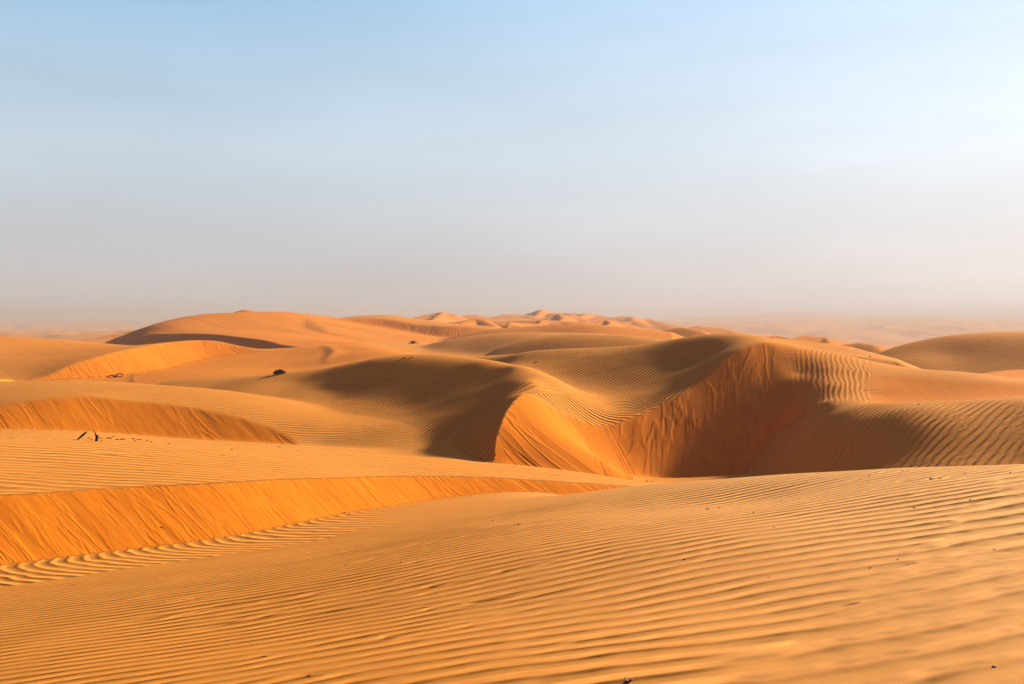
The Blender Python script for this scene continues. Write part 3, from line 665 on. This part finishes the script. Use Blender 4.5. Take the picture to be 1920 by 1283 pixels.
shrub(524, 702, 23, 9, 'low rounded black shrub just behind the edge of the dark dune')

# broken dead wood on the floor in front of the left slip face
p, k = hit(217, 708)
e = empty('dead_shrub', p)
def gk(x, h): return (x*k, rnd.uniform(-.15, .15), h*k)
for nm, pts, r in [('branch', [gk(-17,1.2),gk(-12,3.5),gk(-7,4),gk(-2,2.5),gk(1,1)], 1.0), ('branch', [gk(-1,1.5),gk(3,6.5),gk(7,7),gk(11,5.5),gk(14,3)], 1.2),
                   ('branch', [gk(0,1),gk(4,3),gk(8,1.5),gk(14.5,.6)], .8), ('branch', [gk(-3,-.5),gk(-2,2),gk(0,4.5)], 1.1), ('branch', [gk(1.5,-.5),gk(1,2),gk(-2,5)], .9)]:
    bm = bmesh.new(); n = len(pts); tube(bm, pts, [r*k*(.6+.5*math.sin(math.pi*i/(n-1))) for i in range(n)], 7, .25)
    for j in range(4):
        b = Vector(pts[rnd.randrange(1, n)]); tube(bm, bend(b, b+Vector((rnd.uniform(-4, 4)*k, rnd.uniform(-.2, .2), rnd.uniform(.3, 2)*k)), 3, .1), [r*k*.4, r*k*.3, r*k*.25, r*k*.1], 5)
    link(nm, bm, M_ROOT, e)
tag(e, 'sprawling dead shrub of broken brown branches at the foot of the left orange slip face', 'dead shrub')

# dead stump with roots on a little mound far back
p, k = hit(774, 645)
e = empty('dead_stump', p)
bm = bmesh.new(); tube(bm, [(0,0,-.1),(.2*k,0,2*k),(.5*k,0,4.5*k),(.3*k,.0,6.5*k),(.9*k,0,8*k)], [2.2*k,1.9*k,1.4*k,1.0*k,.3*k], 9, .2); link('trunk', bm, M_ROOT, e)
for x1, z1 in ((-9,.6),(-6,2.2),(-3,.3),(3,.5),(7,2.0),(12,.6),(-4,5),(5,5.5),(-7,4),(9,3)):
    bm = bmesh.new(); tube(bm, bend((0,0,3.2*k), (x1*k, rnd.uniform(-.5, .5), z1*k), 4, .07), [.9*k,.8*k,.7*k,.5*k,.25*k], 7, .2); link('branch', bm, M_ROOT, e)
tag(e, 'dark dead stump with spreading roots at the foot of the distant orange slope', 'dead stump')

# specks and pebbles on the sand
def pebble_mesh():
    bm = bmesh.new(); bmesh.ops.create_icosphere(bm, subdivisions=3, radius=1)
    for v_ in bm.verts:
        q = v_.co; v_.co = q*(1+.22*math.sin(q.x*3+1.3*q.y)+.12*math.sin(5*q.z+2*q.x))
    me = bpy.data.meshes.new('pebble'); bm.to_mesh(me); bm.free()
    for f_ in me.polygons: f_.use_smooth = True
    me.materials.append(M_PEB); return me
PM = pebble_mesh()
PEB = [(1692,883.5,5,1.6,'thin dark pebble near the top edge of the right foreground dune'),(1746,899,9,3.2,'largest dark pebble on the right foreground dune, just below its edge'),
 (1763,898,6,1.2,'thin brown chip right beside the largest dark pebble'),(1894,887,4,2,'dark pebble below the dune edge close to the right border'),(1630,891,3,1.4,'faint pebble below the dune edge, leftmost of those under the crest'),
 (1809,889,3,1.4,'faint pebble right of the largest dark pebble, under the dune edge'),(1819,938,4,2.4,'dark pebble among pale ripples, upper right'),
 (1714,953,4,2.4,'dark pebble on pale ripples, below and left of the upper right one'),(1465,940,3.5,1.8,'small brown pebble left of centre on the right foreground dune'),
 (1327,955,8,2,'long brown chip on fine ripples in front of the deep bowl'),(1347,952,6,1.4,'faint flat chip just right of the long brown chip'),
 (1413,962,3.5,2.2,'small dark pebble right of the two flat chips'),(1452,989,4,1.5,'flat brown pebble on ripples below the small dark pebble'),
 (1283,1050,4.5,3,'round dark pebble alone in the middle of the foreground ripples'),(1683,1050,3.5,2.2,'small dark pebble on broad pale ripples, upper one of a close pair'),
 (1631,1066,4.5,2.8,'round dark pebble on broad pale ripples, lower one of a close pair'),(1864,1031,4,2,'brown pebble near the right border halfway down the foreground'),
 (1441,1084,3,2,'tiny faint pebble below the middle of the right foreground'),(1863,1252,9,3,'flat brown pebble half buried near the bottom right corner'),
 (972,984,4.5,2.6,'dark pebble on the smooth brown hollow, centre'),(924,977,3,1.8,'tiny dark pebble left of the dark one on the smooth hollow'),
 (1213,903,4,2.2,'dark pebble where the hollow meets the foot of the bowl, left one of two'),(1222,903.5,3.5,1.8,'dark pebble where the hollow meets the foot of the bowl, right one of two'),
 (752,1055,3.5,2,'small dark pebble on fine ripples left of centre'),(649,1060,3,2,'faint pebble on fine ripples, farther left than its neighbour'),
 (645,962,4,2.2,'dark pebble at the foot of the near slip face among curved ripples'),(579,1267,4,3,'dark pebble at the bottom edge, left of centre'),
 (439,1132,3,2,'tiny dark pebble on the left foreground ripples'),(901,861,6,2,'flat dark chip on the edge of the near left dune, below the dark dune'),
 (523,838.5,6,1.6,'flat dark chip behind the edge of the near left dune, middle'),(434,843,4,1.5,'small dark chip on the edge of the near left dune'),
 (316,832.5,4,1.6,'small dark pebble right of the scattered twigs'),(1722,759,4,2,'dark pebble on the rippled shelf below the orange slope at right'),(1631,669.5,4,2.4,'dark pebble where the far right dune meets the ridge')]
for i, (u, v, w_, h_, lab) in enumerate(PEB):
    p, k = hit(u, v); o = bpy.data.objects.new('pebble', PM); scene.collection.objects.link(o)
    o.location = p+Vector((0, 0, h_*k*.2)); o.scale = (w_*k*.5, w_*k*.42, h_*k*.5); o.rotation_euler = (rnd.uniform(-.3, .3), rnd.uniform(-.2, .2), rnd.uniform(-.6, .6))
    tag(o, lab, 'pebble', 'dark pebbles and chips scattered on the sand')

# dried pod at the bottom edge
p, k = hit(1175, 1281)
e = empty('dried_pod', p)
bm = bmesh.new(); tube(bm, [(-5*k,0,-1*k),(-2*k,0,1.5*k),(1*k,0,2.2*k),(5*k,0,3.2*k),(9*k,0,5.5*k),(11*k,0,3*k)], [2.2*k,3.2*k,3.2*k,2.6*k,1.8*k,.6*k], 10, .2); link('husk', bm, M_HUSK, e)
bm = bmesh.new(); tube(bm, [(-5*k,0,1*k),(-4.6*k,-.001,5*k),(-3.4*k,0,9*k),(-2.6*k,0,12*k)], [1.2*k,1.6*k,1.2*k,.4*k], 8, .2)
tube(bm, [(-2.6*k,-.004,9*k),(0,-.004,6*k),(3*k,-.006,4.2*k)], [1.0*k,1.1*k,.6*k], 8, .2)
tube(bm, [(8.5*k,-.003,8*k),(10*k,-.003,7.4*k),(12*k,-.003,5*k)], [.9*k,1.1*k,.5*k], 8, .2); link('tip', bm, M_TIP, e)
tag(e, 'small dark red dried pod with pale pink tips at the bottom edge of the sand', 'dried pod')

# ---------------------------------------------------------------- dusty air
def build_haze():
    me = bpy.data.meshes.new('haze'); X = 16500; z0, z1 = -75.0, 16.0
    v = [(-X,-X,z0),(X,-X,z0),(X,X,z0),(-X,X,z0),(-X,-X,z1),(X,-X,z1),(X,X,z1),(-X,X,z1)]
    f = [(0,3,2,1),(4,5,6,7),(0,1,5,4),(1,2,6,5),(2,3,7,6),(3,0,4,7)]
    me.from_pydata(v, [], f); me.update()
    o = bpy.data.objects.new('haze', me); scene.collection.objects.link(o); o['kind'] = 'stuff'
    m = bpy.data.materials.new('dusty_air'); m.use_nodes = True; nt = m.node_tree; nt.nodes.clear()
    p = N(nt, 'ShaderNodeVolumePrincipled'); p.inputs['Color'].default_value = (.37, .37, .40, 1)
    p.inputs['Density'].default_value = .0008; p.inputs['Anisotropy'].default_value = .15
    oo = N(nt, 'ShaderNodeOutputMaterial'); nt.links.new(p.outputs[0], oo.inputs['Volume'])
    me.materials.append(m)
build_haze()
